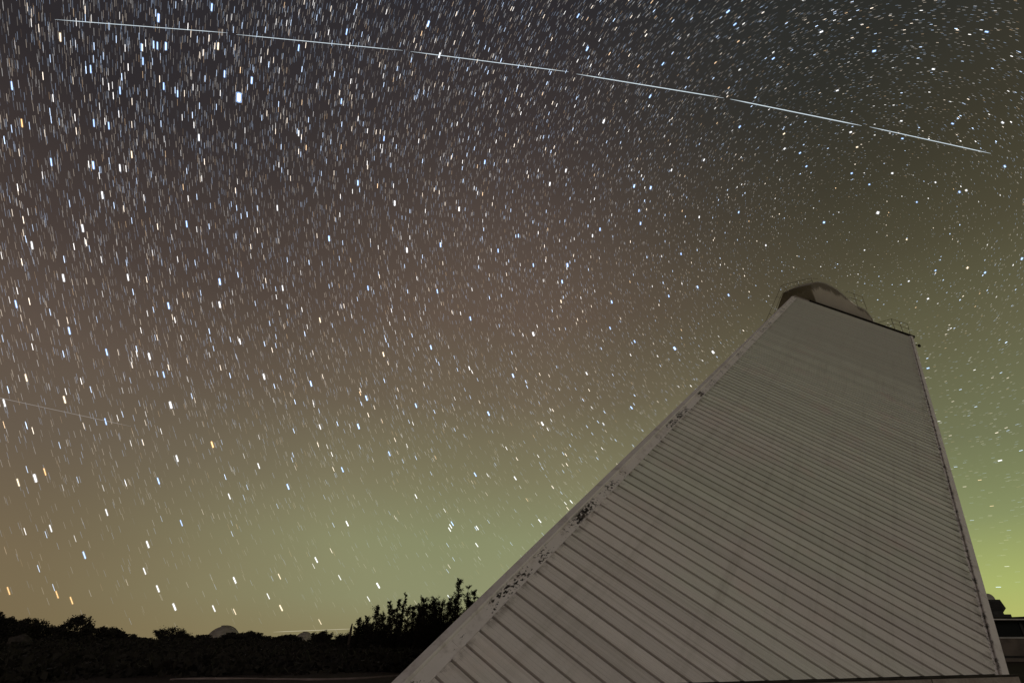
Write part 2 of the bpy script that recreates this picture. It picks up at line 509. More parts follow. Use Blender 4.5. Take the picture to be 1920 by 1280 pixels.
# the beam along the head of the face, and the floor plate of the head
mb = MB(); mb.box((L_TOP - 0.05, -0.22, -0.16), (L_TOP + 0.30, 10.05, 0.10)); mb.build('head_beam', dark_metal, tower)
mb = MB(); mb.box((L_TOP - 0.06, 10.06, -0.10), (L_TOP - 0.02, W - 0.05, 0.03)); mb.build('head_flashing', trim_mat, tower)
mb = MB(); mb.box((L_TOP + 0.02, 0.2, -W + 0.2), (L_TOP + 0.28, W - 0.2, -0.20)); mb.build('head_plate', dark_metal, tower)
mb = MB(); mb.box((L_TOP + 0.30, 1.5, -9.5), (L_TOP + 4.2, 9.5, -1.2)); mb.build('mirror_room', hood_mat, tower)
# railings of the head
rail_mat = simple_mat('rail_metal', (0.30, 0.27, 0.20), 0.3, 2.0)
def rail(pts, x, r=0.026):
    mb = MB(); mb.tube([hp(p, x) for p in pts], r, 5); return mb
g_rail = [(-13.1, 5.55), (-11.87, 6.84), (-10.42, 8.43), (-9.5, 9.46), (-6.49, 9.09), (-5.9, 8.75)]
rl = rail(g_rail, 50.6).build('guard_rail', rail_mat, tower)
rail([(-12.5, 5.45), (-11.3, 6.75), (-10.1, 8.2), (-9.3, 8.95), (-6.5, 8.75)], 50.6, 0.025).build('middle_rail', rail_mat, rl)
for p0, p1 in (((-13.1, 5.6), (-12.4, 4.6)), ((-11.87, 6.84), (-11.2, 6.1)), ((-10.42, 8.43), (-9.6, 7.7)), ((-9.5, 9.46), (-9.0, 8.3)), ((-7.9, 9.27), (-7.8, 8.3)), ((-6.49, 9.09), (-6.45, 8.3))):
    rail([p0, p1], 50.6).build('rail_post', rail_mat, rl)
rr = rail([(-4.0, 6.25), (-3.82, 6.35), (-2.74, 5.25), (-2.80, 3.8)], 51.0).build('guard_rail', rail_mat, tower)
rail([(-3.9, 5.7), (-2.80, 4.65)], 51.0, 0.025).build('middle_rail', rail_mat, rr)
rail([(-3.35, 5.85), (-3.45, 4.5)], 51.0).build('rail_post', rail_mat, rr)
re_ = rail([(-2.25, 2.24), (-1.09, 2.22), (0.02, 1.25), (-0.12, 0.1)], 50.2).build('guard_rail', rail_mat, tower)
rail([(-1.9, 1.75), (-1.05, 1.7), (-0.04, 0.72)], 50.2, 0.022).build('middle_rail', rail_mat, re_)
for p0, p1 in (((-1.09, 2.22), (-1.15, 0.9)), ((-0.55, 1.75), (-0.6, 0.4))):
    rail([p0, p1], 50.2).build('rail_post', rail_mat, re_)
# bracket lamp on the corner below the head
mb = MB(); mb.tube([(45.4, -0.06, 0.0), (45.4, -0.32, 0.02)], 0.04, 5); br = mb.build('bracket', dark_metal, tower)
mb = MB(); mb.tube([(45.15, -0.38, 0.03), (45.25, -0.38, 0.03), (45.75, -0.38, 0.03)], [0.05, 0.13, 0.10], 8); mb.build('lamp_housing', dark_metal, br)
# the upright tower that carries the head from below
bc = SHAFT @ Vector((46.0, W / 2, -W / 2))
mb = MB()
q = 5.2
for (cx, cy) in ((0, 0),):
    base = [(0, -q), (q, 0), (0, q), (-q, 0)]
    rot = math.atan2(AX.x, AX.y)
    P = [(bc.x + x * math.cos(rot) + y * math.sin(rot), bc.y - x * math.sin(rot) + y * math.cos(rot)) for x, y in base]
    inv = SHAFT.inverted()
    top = bc.z - 1.0
    mb.prism(P, lambda p: inv @ Vector((p[0], p[1], ground_z(p[0], p[1]) - 0.5)), lambda p: inv @ Vector((p[0], p[1], top)))
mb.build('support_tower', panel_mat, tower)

# concrete plinth along the foot of the face, in blocks, with a dark seal on top
G = NX.cross(Vector((0, 0, 1))).normalized()
if G.x > 0: G = -G
OUT = Vector((NX.x, NX.y, 0)).normalized()
conc = NT('plinth_concrete', 0.9)
pz = conc.pos()
c1 = conc.noise(pz, 1.2, 5, 0.65); c2 = conc.noise(pz, 14.0, 4, 0.7)
cc = conc.mix(conc.rng(c1, 0.35, 0.68), (0.34, 0.30, 0.255), (0.24, 0.19, 0.16))
conc.color(conc.mix(conc.rng(c2, 0.35, 0.8, 0, 0.5), cc, (0.12, 0.10, 0.08)))
conc.bump(c2, 0.4, 0.01)
MP = Matrix(((G.x, OUT.x, 0, B2.x), (G.y, OUT.y, 0, B2.y), (G.z, OUT.z, 1, B2.z), (0, 0, 0, 1)))
plinth = empty('plinth', MP)
tag(plinth, 'low jointed concrete plinth along the foot of the white tower', 'plinth')
cuts = [-0.22, 2.95, 7.4, 11.8, 16.9]
for i in range(4):
    mb = MB(); mb.box((cuts[i] + 0.018, -0.5, GROUND - 0.2), (cuts[i + 1] - 0.018, 0.14, -0.055))
    mb.build('block', conc.m, plinth)
for i in range(1, 4):
    mb = MB(); mb.box((cuts[i] - 0.017, -0.5, GROUND - 0.2), (cuts[i] + 0.017, 0.11, -0.058)); mb.build('joint', dark_metal, plinth)
mb = MB(); mb.box((-0.2, -0.5, -0.054), (16.8, 0.10, -0.02))
mb.tube([(-0.24, 0.125, -0.012), (4.0, 0.125, -0.016), (8.0, 0.125, -0.006), (12.0, 0.125, -0.014), (16.7, 0.125, -0.010)], 0.016, 6)
mb.build('seal_strip', dark_metal, plinth)

# ------------------------------------------------------------------ low building on the right
bx0, by0 = 26.6, 36.0
bwall = simple_mat('stucco', (0.10, 0.08, 0.066), 0.25, 1.5, 0.9)
broof = simple_mat('tar_roof', (0.02, 0.018, 0.016), 0.3, 2.0, 0.95)
bfascia = simple_mat('pale_fascia', (0.45, 0.42, 0.38), 0.15, 2.0)
glass = NT('dark_glass', 0.35); glass.color((0.006, 0.007, 0.007)); glass.b.inputs['Specular IOR Level'].default_value = 0.03
frame_m = simple_mat('window_frame', (0.03, 0.028, 0.026), 0.2, 2.0)
bld = empty('low_building', loc=(bx0, by0, GROUND))
tag(bld, 'low flat roofed building with a dark window band beyond the right corner of the tower', 'building')
BW, BD, HS, HT = 24.0, 9.0, 1.10, 2.00            # sill and window head heights above the ground
mb = MB(); mb.box((0, 0, -0.5), (BW, 0.3, HS)); mb.box((0, BD - 0.3, -0.5), (BW, BD, HT + 0.03)); mb.box((0, 0.3, -0.5), (0.3, BD - 0.3, HT + 0.03)); mb.box((BW - 0.3, 0.3, -0.5), (BW, BD - 0.3, HT + 0.03))
bw = mb.build('wall', bwall, bld)
mb = MB(); mb.box((-0.15, -0.06, HS + 0.002), (BW + 0.1, 0.34, HS + 0.05)); mb.build('sill', bfascia, bw)
mb = MB(); mb.box((0, -0.02, 0.10), (BW, -0.002, 0.22)); mb.build('base_shadow_strip', broof, bw)  # dark strip standing in for the shadow along the foot of the wall
x = 0.3
while x < BW - 0.5:
    mb = MB()
    x1 = min(x + 1.75, BW - 0.1)
    for lo, hi in (((x, 0.08, HS + 0.052), (x + 0.07, 0.2, HT)), ((x1 - 0.07, 0.08, HS + 0.052), (x1, 0.2, HT)), ((x + 0.071, 0.08, HS + 0.052), (x1 - 0.071, 0.2, HS + 0.11)), ((x + 0.071, 0.08, HT - 0.06), (x1 - 0.071, 0.2, HT))):
        mb.box(lo, hi)
    wf = mb.build('window', frame_m, bld)
    mb = MB(); mb.box((x + 0.07, 0.13, HS + 0.10), (x1 - 0.07, 0.15, HT - 0.05)); mb.build('pane', glass.m, wf)
    x += 1.76
mb = MB(); mb.box((-0.3, -0.9, HT + 0.09), (BW + 0.3, BD + 0.4, HT + 0.20)); mb.box((-0.3, 0.2, HT + 0.03), (BW + 0.3, BD + 0.4, HT + 0.089))
rf = mb.build('roof', broof, bld)
mb = MB(); mb.box((-0.32, -0.97, HT + 0.04), (BW + 0.3, -0.905, HT + 0.10)); mb.build('gutter', bfascia, rf)
# parapet that climbs to the right
mb = MB(); mb.add([(3.2, 0.4, HT + 0.2), (BW, 0.4, HT + 0.2), (BW, 0.4, HT + 0.9), (3.2, 0.4, HT + 0.21), (3.2, 0.8, HT + 0.2), (BW, 0.8, HT + 0.2), (BW, 0.8, HT + 0.9), (3.2, 0.8, HT + 0.21)],
                  [(0, 1, 2, 3), (4, 5, 6, 7), (0, 1, 5, 4), (1, 2, 6, 5), (2, 3, 7, 6), (3, 0, 4, 7)])
mb.build('parapet', broof, rf)
# rooftop cooler
cool_m = simple_mat('cooler_metal', (0.03, 0.028, 0.026), 0.3, 3.0)
duct_m = simple_mat('duct_metal', (0.30, 0.28, 0.24), 0.2, 3.0)
cz = GROUND + HT + 0.20
cooler = empty('rooftop_cooler', loc=(bx0 + 2.45, by0 + 0.4, cz))
tag(cooler, 'dark louvred cooler with a rounded duct on the low roof', 'cooler')
mb = MB(); mb.box((-0.9, -0.2, 0.0), (1.12, 1.6, 0.17)); mb.build('curb', cool_m, cooler)
hexo = [(-0.8, 0.172), (0.80, 0.172), (0.78, 0.26), (1.05, 0.50), (0.88, 0.98), (-0.8, 0.98)]
mb = MB(); mb.prism(hexo, lambda p: (p[0], -0.1, p[1]), lambda p: (p[0], 1.4, p[1])); body = mb.build('body', cool_m, cooler)
for i in range(6):
    z = 0.42 + i * 0.09
    mb = MB(); mb.add([(-0.75, -0.105, z), (0.86, -0.105, z), (0.86, -0.17, z - 0.045), (-0.75, -0.17, z - 0.045), (-0.75, -0.105, z + 0.012), (0.86, -0.105, z + 0.012), (0.86, -0.17, z - 0.033), (-0.75, -0.17, z - 0.033)],
                      [(0, 1, 2, 3), (4, 5, 6, 7), (0, 1, 5, 4), (1, 2, 6, 5), (2, 3, 7, 6), (3, 0, 4, 7)])
    mb.build('louvre', cool_m, body)
prof = [(-2.2, 0.982), (-2.2, 1.32)] + [(0.42 + 0.36 * math.sin(t), 0.982 + 0.34 * math.cos(t)) for t in np.linspace(0, math.pi / 2, 8)]
mb = MB(); mb.prism(prof, lambda p: (p[0], 0.1, p[1]), lambda p: (p[0], 1.2, p[1])); mb.build('duct', duct_m, cooler)

# ------------------------------------------------------------------ far domes
dome_m = NT('dome_metal', 0.5)
dn = dome_m.noise(dome_m.objco(), 0.5, 4)
dome_m.color(dome_m.mix(dome_m.rng(dn, 0.3, 0.7), (0.20, 0.175, 0.145), (0.30, 0.26, 0.215)))
def dome(px, py_top, rad_px, dist, label):
    R = rad_px / F_PX * dist * 1.12
    top = at(px, py_top, dist)
    c = Vector((top.x, top.y, top.z - R))
    gz = ground_z(c.x, c.y)
    root = empty('observatory_dome', loc=(c.x, c.y, gz))
    tag(root, label, 'dome', 'far observatory domes')
    h = c.z - gz
    mb = MB(); mb.tube([(0, 0, -1), (0, 0, h)], R * 0.97, 28); mb.build('wall', dome_m.m, root)
    mb = MB()
    nu, nv = 28, 9
    for j in range(nv):
        el = math.pi / 2 * j / nv
        for i in range(nu):
            t = 2 * math.pi * i / nu
            mb.v.append((R * math.cos(el) * math.cos(t), R * math.cos(el) * math.sin(t), h + R * math.sin(el)))
    mb.v.append((0, 0, h + R))
    for j in range(nv - 1):
        for i in range(nu):
            a_, b_ = j * nu + i, j * nu + (i + 1) % nu
            mb.f.append((a_, b_, b_ + nu, a_ + nu))
    for i in range(nu): mb.f.append(((nv - 1) * nu + i, (nv - 1) * nu + (i + 1) % nu, nv * nu))
    sh = mb.build('shell', dome_m.m, root)
    mb = MB()
    for s_ in (-1, 1):                               # shutter ribs either side of the slit
        pts = [(R * 1.02 * math.cos(e), s_ * R * 0.16, h + R * 1.02 * math.sin(e)) for e in np.linspace(0.05, 1.75, 10)]
        mb.tube(pts, R * 0.03, 4)
    sl = mb.build('shutter_rail', dome_m.m, sh)
    sl.rotation_euler.z = 0.9
dome(423, 1173, 22, 380, 'larger pale dome showing above the dark tree line')
dome(572, 1184, 13, 640, 'smaller pale dome far behind the trees, nearer the tower')

# ------------------------------------------------------------------ pale kerb in the scrub
kerb_m = simple_mat('kerb_concrete', (0.20, 0.155, 0.14), 0.2, 3.0, 0.9)
kp = [(-11.3, 20.9), (-11.15, 21.25), (-10.3, 21.5), (-9.2, 21.4), (-8.2, 21.2), (-6.4, 21.15), (-5.2, 21.6), (-4.2, 22.6), (-2.5, 24.5), (0.5, 27.5), (4, 31)]
def smooth_path(p, n=6):
    out = []
    for i in range(len(p) - 1):
        p0, p1, p2, p3 = p[max(i - 1, 0)], p[i], p[i + 1], p[min(i + 2, len(p) - 1)]
        for k in range(n):
            t = k / n
            out.append(tuple(0.5 * (2 * b + (c - a) * t + (2 * a - 5 * b + 4 * c - d) * t * t + (3 * b - a - 3 * c + d) * t ** 3) for a, b, c, d in zip(p0, p1, p2, p3)))
    out.append(p[-1]); return out
path = smooth_path(kp)
mb = MB()
for i, (x, y) in enumerate(path):
    x2, y2 = path[min(i + 1, len(path) - 1)]; x0, y0 = path[max(i - 1, 0)]
    d = Vector((x2 - x0, y2 - y0, 0)).normalized(); nn = Vector((-d.y, d.x, 0))
    gz = ground_z(x, y)
    for (o_, z_) in ((-0.07, -0.15), (-0.06, 0.012), (0.06, 0.016), (0.07, -0.15)):
        mb.v.append((x + nn.x * o_, y + nn.y * o_, gz + 0.03 + z_))
for i in range(len(path) - 1):
    for j in range(4):
        a_, b_ = i * 4 + j, i * 4 + (j + 1) % 4
        mb.f.append((a_, b_, b_ + 4, a_ + 4))
mb.f.append((0, 1, 2, 3))
tag(mb.build('kerb', kerb_m), 'low pale concrete kerb curving across the dark ground left of the tower', 'kerb')

# ------------------------------------------------------------------ vegetation
leaf_t = NT('dark_foliage', 0.8)
ln = leaf_t.noise(leaf_t.pos(), 0.8, 3)
leaf_t.color(leaf_t.mix(leaf_t.rng(ln, 0.3, 0.7), (0.012, 0.010, 0.007), (0.020, 0.017, 0.011)))
leaf_m = leaf_t.m
bark_m = simple_mat('dark_bark', (0.045, 0.035, 0.028), 0.3, 6.0, 0.95)

def leaves_mesh(name, centres, sizes):
    """one small quad leaf at each centre, turned at random"""
    n = len(centres)
    a = rng.normal(size=(n, 3)); a /= np.linalg.norm(a, axis=1)[:, None]
    b = rng.normal(size=(n, 3)); b -= a * (a * b).sum(1)[:, None]; b /= np.linalg.norm(b, axis=1)[:, None]
    sz = np.asarray(sizes)[:, None]
    c = np.asarray(centres)
    v = np.empty((n, 4, 3))
    v[:, 0] = c - a * sz; v[:, 1] = c + b * sz * 0.55; v[:, 2] = c + a * sz; v[:, 3] = c - b * sz * 0.55
    me = bpy.data.meshes.new(name)
    me.vertices.add(n * 4); me.vertices.foreach_set('co', v.reshape(-1))
    me.loops.add(n * 4); me.loops.foreach_set('vertex_index', np.arange(n * 4, dtype=np.int32))
    me.polygons.add(n); me.polygons.foreach_set('loop_start', np.arange(0, n * 4, 4, dtype=np.int32))
    me.polygons.foreach_set('loop_total', np.full(n, 4, dtype=np.int32))
    me.update(); me.materials.append(leaf_m)
    return me
def tree_root(name, px, dist, label, cat='tree', group=None):
    p = at(px, 1190, dist)
    z = ground_z(p.x, p.y)
    r = empty(name, loc=(p.x, p.y, z - 0.05))
    tag(r, label, cat, group)
    return r, p, z
def px_height(px, py, dist, z):
    return at(px, py, dist).z - z
def round_tree(px, py, half, dist, label, n=6500, group='round crowned trees along the left skyline'):
    """oak-like: short trunk, limbs, a lumpy rounded crown"""
    root, p, z = tree_root('oak_tree', px, dist, label, 'tree', group)
    H = px_height(px, py, dist, z)
    R = half / F_PX * dist * 1.05
    zc = max(H * 0.45, H - R * 0.95)
    rz = H - zc
    mb = MB()
    mb.tube([(0, 0, -0.3), (0.05, 0.02, H * 0.2), (0.0, 0.06, zc)], [0.045 * H + 0.05, 0.035 * H + 0.04, 0.02 * H], 7)
    tips = []
    for k in range(7):
        t = 2 * math.pi * k / 7 + random.random() * 0.6
        e = Vector((math.cos(t) * R * 0.65, math.sin(t) * R * 0.65, zc + rz * random.uniform(-0.35, 0.6)))
        mb.tube([(0, 0.03, H * random.uniform(0.18, 0.4)), (e.x * 0.5, e.y * 0.5, (e.z + H * 0.3) * 0.55), e], [0.02 * H + 0.02, 0.013 * H + 0.015, 0.02], 5)
        tips.append(e)
    mb.build('trunk', bark_m, root)
    nc = 90
    u = rng.normal(size=(nc, 3)); u /= np.linalg.norm(u, axis=1)[:, None]
    rad = rng.uniform(0.35, 0.90, nc) ** 0.55
    cc = u * rad[:, None] * np.array([R, R, rz]) + np.array([0, 0, zc])
    cc[:, 2] = np.maximum(cc[:, 2], H * 0.08)
    per = n // nc
    pts = np.repeat(cc, per, 0) + rng.normal(size=(nc * per, 3)) * np.array([R, R, rz]) * 0.085
    # foliage that hangs to the ground round the trunk
    m = n // 3
    t = rng.uniform(0, 2 * math.pi, m); q = rng.uniform(0.2, 0.95, m)
    skirt = np.stack([np.cos(t) * q * R, np.sin(t) * q * R, rng.uniform(0.0, zc, m)], 1)
    pts = np.concatenate([pts, skirt])
    pts[:, 2] = np.clip(pts[:, 2], 0.05, None)
    link('crown', leaves_mesh('crown', pts, rng.uniform(0.07, 0.15, len(pts)) * (dist / 90) ** 0.5), root)
def wispy_tree(px, py, half, dist, label, branches, n=3000, group='upright ragged trees beside the tower', low=0.0):
    """several rising stems, each with short foliage along it"""
    root, p, z = tree_root('juniper_tree', px, dist, label, 'tree', group)
    H = px_height(px, py, dist, z)
    S = dist / F_PX
    mb = MB(); pts = []
    n = int(n * 3.6)
    per = n // len(branches)
    for (dx, frac, fat) in branches:
        tip = Vector((dx * S, random.uniform(-0.4, 0.4), H * frac))
        b0 = Vector((dx * S * 0.15, 0, H * 0.08))
        mid = b0.lerp(tip, 0.5) + Vector((dx * S * 0.25, random.uniform(-0.2, 0.2), 0))
        ctrl = [b0, mid, tip]
        mb.tube([(0, 0, -0.3), b0, mid, tip], [0.02 * H + 0.03, 0.016 * H + 0.02, 0.010 * H + 0.01, 0.012], 5)
        nt = 70
        for j in range(nt):
            t = random.uniform(low, 1.0) ** 0.85
            q0 = b0.lerp(mid, t * 2) if t < 0.5 else mid.lerp(tip, t * 2 - 1)
            w = fat * S * (1.55 - t * 0.70) * random.uniform(0.4, 1.0)
            th = random.uniform(0, 2 * math.pi)
            e = q0 + Vector((math.cos(th) * w, math.sin(th) * w, w * random.uniform(0.2, 1.1)))
            mb.tube([q0, e], [0.014, 0.006], 3, cap=False)
            m = per // nt
            f = rng.uniform(0.15, 1.0, (m, 1))
            pts.append(np.array(q0)[None] * (1 - f) + np.array(e)[None] * f + rng.normal(size=(m, 3)) * w * 0.17)
    mb.build('trunk', bark_m, root)
    # dense lower foliage
    m = n
    rs = half * S * 1.25
    t = rng.uniform(0, 2 * math.pi, m); q = rng.uniform(0.0, 1.0, m) ** 0.5
    lump = (0.82 if ('bushy' in label or 'hidden' in label or 'behind' in label) else (0.62 if 'thin leaved' in label else 0.5)) + 0.16 * np.sin(t * 3 + px) + 0.08 * np.sin(t * 7 + px * 2)
    pts.append(np.stack([np.cos(t) * q * rs, np.sin(t) * q * rs * 0.8, rng.uniform(0, 1, m) * H * lump * (1.05 - 0.55 * q)], 1))
    pts = np.concatenate(pts)
    link('crown', leaves_mesh('crown', pts, rng.uniform(0.035, 0.075, len(pts)) * (dist / 60) ** 0.7), root)

OAKS = [
    (-8, 1144, 16, 74, 'dark rounded tree cut off by the left edge of the picture'),
    (22, 1161, 20, 88, 'low broad dark tree second from the left edge'),
    (45, 1157, 17, 92, 'flat topped dark tree third from the left edge'),
    (72, 1161, 18, 96, 'dark tree sloping down just before the skyline dip at left'),
    (98, 1177, 18, 99, 'low dark tree in the skyline dip left of the round crowned tree'),
    (139, 1151, 21, 82, 'dark tree with a tall ball-shaped crown on the left skyline'),
    (178, 1170, 22, 96, 'broad dark tree just right of the ball-shaped tree'),
    (208, 1174, 18, 100, 'dark tree where the left skyline starts to fall'),
    (236, 1186, 20, 104, 'low dark tree on the falling slope of the left skyline'),
    (268, 1194, 18, 108, 'lowest dark tree of the left slope'),
    (376, 1188, 22, 102, 'smooth low hump-shaped tree left of the larger dome'),
    (440, 1183, 22, 100, 'dark tree covering the right side of the larger dome'),
    (472, 1182, 24, 104, 'broad dark tree right of the larger dome'),
    (506, 1192, 20, 108, 'low dark tree between the two domes'),
    (541, 1188, 22, 104, 'hump-shaped dark tree left of the smaller dome'),
    (622, 1197, 18, 98, 'low dark bush right of the smaller dome'),
]
for a_ in OAKS: round_tree(*a_)
wispy_tree(322, 1179, 24, 92, 'small ragged tree with gaps in its crown left of the smooth hump', [(-14, 0.86, 9), (0, 1.0, 8), (12, 0.82, 9), (22, 0.62, 8), (-22, 0.8, 8)], 2400, 'ragged trees along the skyline')
wispy_tree(606, 1184, 14, 92, 'small pointed tree right of the smaller dome', [(0, 1.0, 8), (-9, 0.75, 8), (9, 0.72, 8)], 2200, 'ragged trees along the skyline')
wispy_tree(586, 1187, 6, 96, 'thin spike of a tree just right of the smaller dome', [(0, 1.0, 4), (3, 0.7, 4)], 700, 'ragged trees along the skyline')
JUN = [
    (644, 1192, 14, 66, 'low dark bush at the foot of the dead snag', [(-6, 0.95, 9), (6, 1.0, 9), (14, 0.9, 8)], 2400),
    (674, 1161, 12, 64, 'short narrow upright tree right of the dead snag', [(-3, 1.0, 7), (5, 0.86, 8), (10, 0.6, 8), (-6, 0.7, 7)], 2800),
    (703, 1138, 20, 60, 'upright tree with one tall tip and a side tip pointing left', [(0, 1.0, 9), (-18, 0.83, 6), (10, 0.8, 10), (16, 0.6, 10), (-8, 0.62, 9)], 4200),
    (740, 1112, 18, 62, 'tall open tree of thin upright branches', [(11, 1.0, 5), (2, 0.9, 6), (-13, 0.87, 5), (-6, 0.72, 7), (9, 0.72, 6)], 3600),
    (770, 1133, 18, 60, 'thin leaved tree with sky showing through its top', [(-8, 0.93, 8), (2, 1.0, 8), (14, 0.95, 9), (20, 0.9, 8)], 3400),
    (798, 1122, 16, 58, 'bushy dark tree left of the double crowned tree, left one of two', [(-6, 1.0, 9), (5, 0.92, 11), (14, 0.88, 10), (-14, 0.8, 10)], 4000),
    (826, 1121, 18, 58, 'bushy dark tree left of the double crowned tree, right one of two', [(-12, 0.98, 10), (0, 0.93, 11), (12, 1.0, 9), (18, 0.85, 10)], 4200),
    (859, 1086, 16, 56, 'tallest tree, with two rounded crowns, next to the ridge of the tower', [(-2, 1.0, 9), (14, 0.90, 9), (-6, 0.72, 8), (8, 0.5, 9)], 4600),
    (888, 1106, 16, 55, 'dark tree half hidden by the ridge of the tower', [(0, 1.0, 8), (8, 0.9, 9), (-8, 0.82, 8), (14, 0.75, 9)], 3800),
    (915, 1118, 16, 57, 'dark tree mostly behind the ridge of the tower', [(0, 1.0, 9), (10, 0.8, 9), (-8, 0.8, 9)], 3000),
]
for a_ in JUN: wispy_tree(*a_)
# the dead snag
p = at(657, 1190, 64); z = ground_z(p.x, p.y)
h = px_height(657, 1168, 64, z)
mb = MB(); mb.tube([(-0.12, 0, -0.2), (-0.06, 0.02, h * 0.4), (0.0, 0, h * 0.8), (0.04, 0, h)], [0.16, 0.15, 0.12, 0.05], 7)
mb.tube([(-0.05, 0, h * 0.55), (-0.35, 0.1, h * 0.66)], [0.04, 0.015], 5)
o = mb.build('dead_snag', bark_m); o.location = (p.x, p.y, z)
tag(o, 'thin bare leaning dead trunk standing left of the upright trees', 'snag')

# low scrub that covers the ground between: nobody could count it
sc_pts = []
for i in range(2300):
    if i < 1500:
        px = random.uniform(-260, 980); dist = random.uniform(26, 104) if random.random() < 0.6 else random.uniform(25.5, 50)
    else:
        px = random.uniform(-260, 900); dist = random.uniform(60, 118)
    q0 = at(px, 1195, dist)
    loc = SHAFT.inverted() @ Vector((q0.x, q0.y, 0.5))
    if -0.8 < loc.y < W + 0.8 and -W - 0.8 < loc.z < 0.8: continue
    gz = ground_z(q0.x, q0.y)
    hh = random.uniform(0.25, 0.75) * (1.0 if dist < 60 else 1.25); ww = random.uniform(0.5, 1.4)
    m = 34
    u = rng.normal(size=(m, 3)); u /= np.linalg.norm(u, axis=1)[:, None]
    u[:, 2] = np.abs(u[:, 2])
    sc_pts.append(np.array([q0.x, q0.y, gz - 0.05]) + u * rng.uniform(0.5, 1.0, (m, 1)) * np.array([ww, ww, hh]))
sc_pts = np.concatenate(sc_pts)
tag(link('scrub', leaves_mesh('scrub', sc_pts, rng.uniform(0.10, 0.24, len(sc_pts)))), 'low dark scrub covering the ground left of the tower', 'scrub', kind='stuff')

# pale boulder in the scrub at the far left
p = at(35, 1206, 70); z = ground_z(p.x, p.y)
bm = bmesh.new()
bmesh.ops.create_icosphere(bm, subdivisions=3, radius=1.0)
for v in bm.verts:
    d = 1 + 0.12 * math.sin(v.co.x * 5 + 1) * math.cos(v.co.y * 4) + 0.08 * math.sin(v.co.z * 7 + v.co.x * 3)
    v.co = Vector((v.co.x * 1.15, v.co.y * 0.9, v.co.z * 0.8)) * d
me = bpy.data.meshes.new('boulder'); bm.to_mesh(me); bm.free()
me.polygons.foreach_set('use_smooth', [True] * len(me.polygons))
me.materials.append(simple_mat('pale_rock', (0.036, 0.030, 0.025), 0.4, 2.5, 0.95))
o = link('boulder', me); o.scale = (0.8, 0.8, 0.62); o.location = (p.x, p.y, z + 0.55); tag(o, 'pale rounded boulder in the dark scrub below the left skyline', 'boulder')

# ------------------------------------------------------------------ stars
SKY_R = 9000.0
pole = np.array(ray(1632, 432))                      # the point the stars turn round
OMEGA = 0.0097                                       # angle the sky turned while the shutter was open
PXR = 1.0 / 1250.0                                   # about one photograph pixel in radians
star_t = NT('starlight')
for n_ in list(star_t.t.nodes): star_t.t.nodes.remove(n_)
so = star_t.N('ShaderNodeOutputMaterial'); sa = star_t.N('ShaderNodeAddShader'); st = star_t.N('ShaderNodeBsdfTransparent'); se = star_t.N('ShaderNodeEmission')
sv = star_t.N('ShaderNodeAttribute'); sv.attribute_name = 'star_color'
star_t.L(sv.outputs['Color'], se.inputs['Color']); star_t.L(st.outputs[0], sa.inputs[0]); star_t.L(se.outputs[0], sa.inputs[1]); star_t.L(sa.outputs[0], so.inputs[0])
star_t.m.cycles.emission_sampling = 'NONE'
star_m = star_t.m
def star_geometry(dirs, widths, sides=4, rings=((-1, 0.35), (-0.86, 1.0), (0.86, 1.0), (1, 0.35))):
    """a slim closed rod along the arc each star travels round the pole; widths in photograph pixels"""
    n = len(dirs)
    d = dirs / np.linalg.norm(dirs, axis=1)[:, None]
    tang = np.cross(pole[None], d)                   # length = sin(distance from the pole)
    half = tang * (OMEGA / 2)
    w = (np.asarray(widths) * PXR / 2)[:, None]
    tn = tang / np.maximum(np.linalg.norm(tang, axis=1)[:, None], 1e-6)
    side_ = np.cross(d, tn); side_ /= np.linalg.norm(side_, axis=1)[:, None]
    ends = half + tn * w * 0.75
    ring = []
    for e, k in rings:
        for j in range(sides):
            t = 2 * math.pi * (j + 0.5) / sides if sides != 2 else math.pi * j
            ring.append(d + ends * e + (side_ * math.cos(t) + d * math.sin(t)) * w * k * (1.414 if sides == 4 else 1.0))
    v = np.stack(ring, 1)                            # n, 4*sides, 3
    f = []
    for r in range(len(rings) - 1):
        for j in range(sides):
            a_, b_ = r * sides + j, r * sides + (j + 1) % sides
            f.append((a_, b_, b_ + sides, a_ + sides))
    return v, np.array(f)
def star_mesh(name, dirs, widths, cols, origin=None, sides=4, **kw):
    v, f = star_geometry(dirs, widths, sides, **kw)
    n, m, _ = v.shape
    v = v * SKY_R
    if origin is not None: v = v - np.asarray(origin)[None, None]
    me = bpy.data.meshes.new(name)
    nf = len(f)
    me.vertices.add(n * m); me.vertices.foreach_set('co', v.reshape(-1))
    idx = (f[None] + (np.arange(n) * m)[:, None, None]).reshape(-1).astype(np.int32)
    me.loops.add(len(idx)); me.loops.foreach_set('vertex_index', idx)
    me.polygons.add(n * nf); me.polygons.foreach_set('loop_start', np.arange(0, len(idx), 4, dtype=np.int32))
    me.polygons.foreach_set('loop_total', np.full(n * nf, 4, dtype=np.int32))
    me.update()
    at_ = me.color_attributes.new('star_color', 'FLOAT_COLOR', 'POINT')
    c = np.ones((n, m, 4)); c[:, :, :3] = np.asarray(cols)[:, None, :]
    at_.data.foreach_set('color', c.reshape(-1))
    me.materials.append(star_m)
    return me
TINT = {'b': (0.48, 0.74, 1.3), 'w': (0.98, 1.0, 1.04), 'y': (1.12, 0.92, 0.66), 'o': (1.2, 0.68, 0.28)}
NAMES = {'b': 'blue', 'w': 'white', 'y': 'pale yellow', 'o': 'orange'}
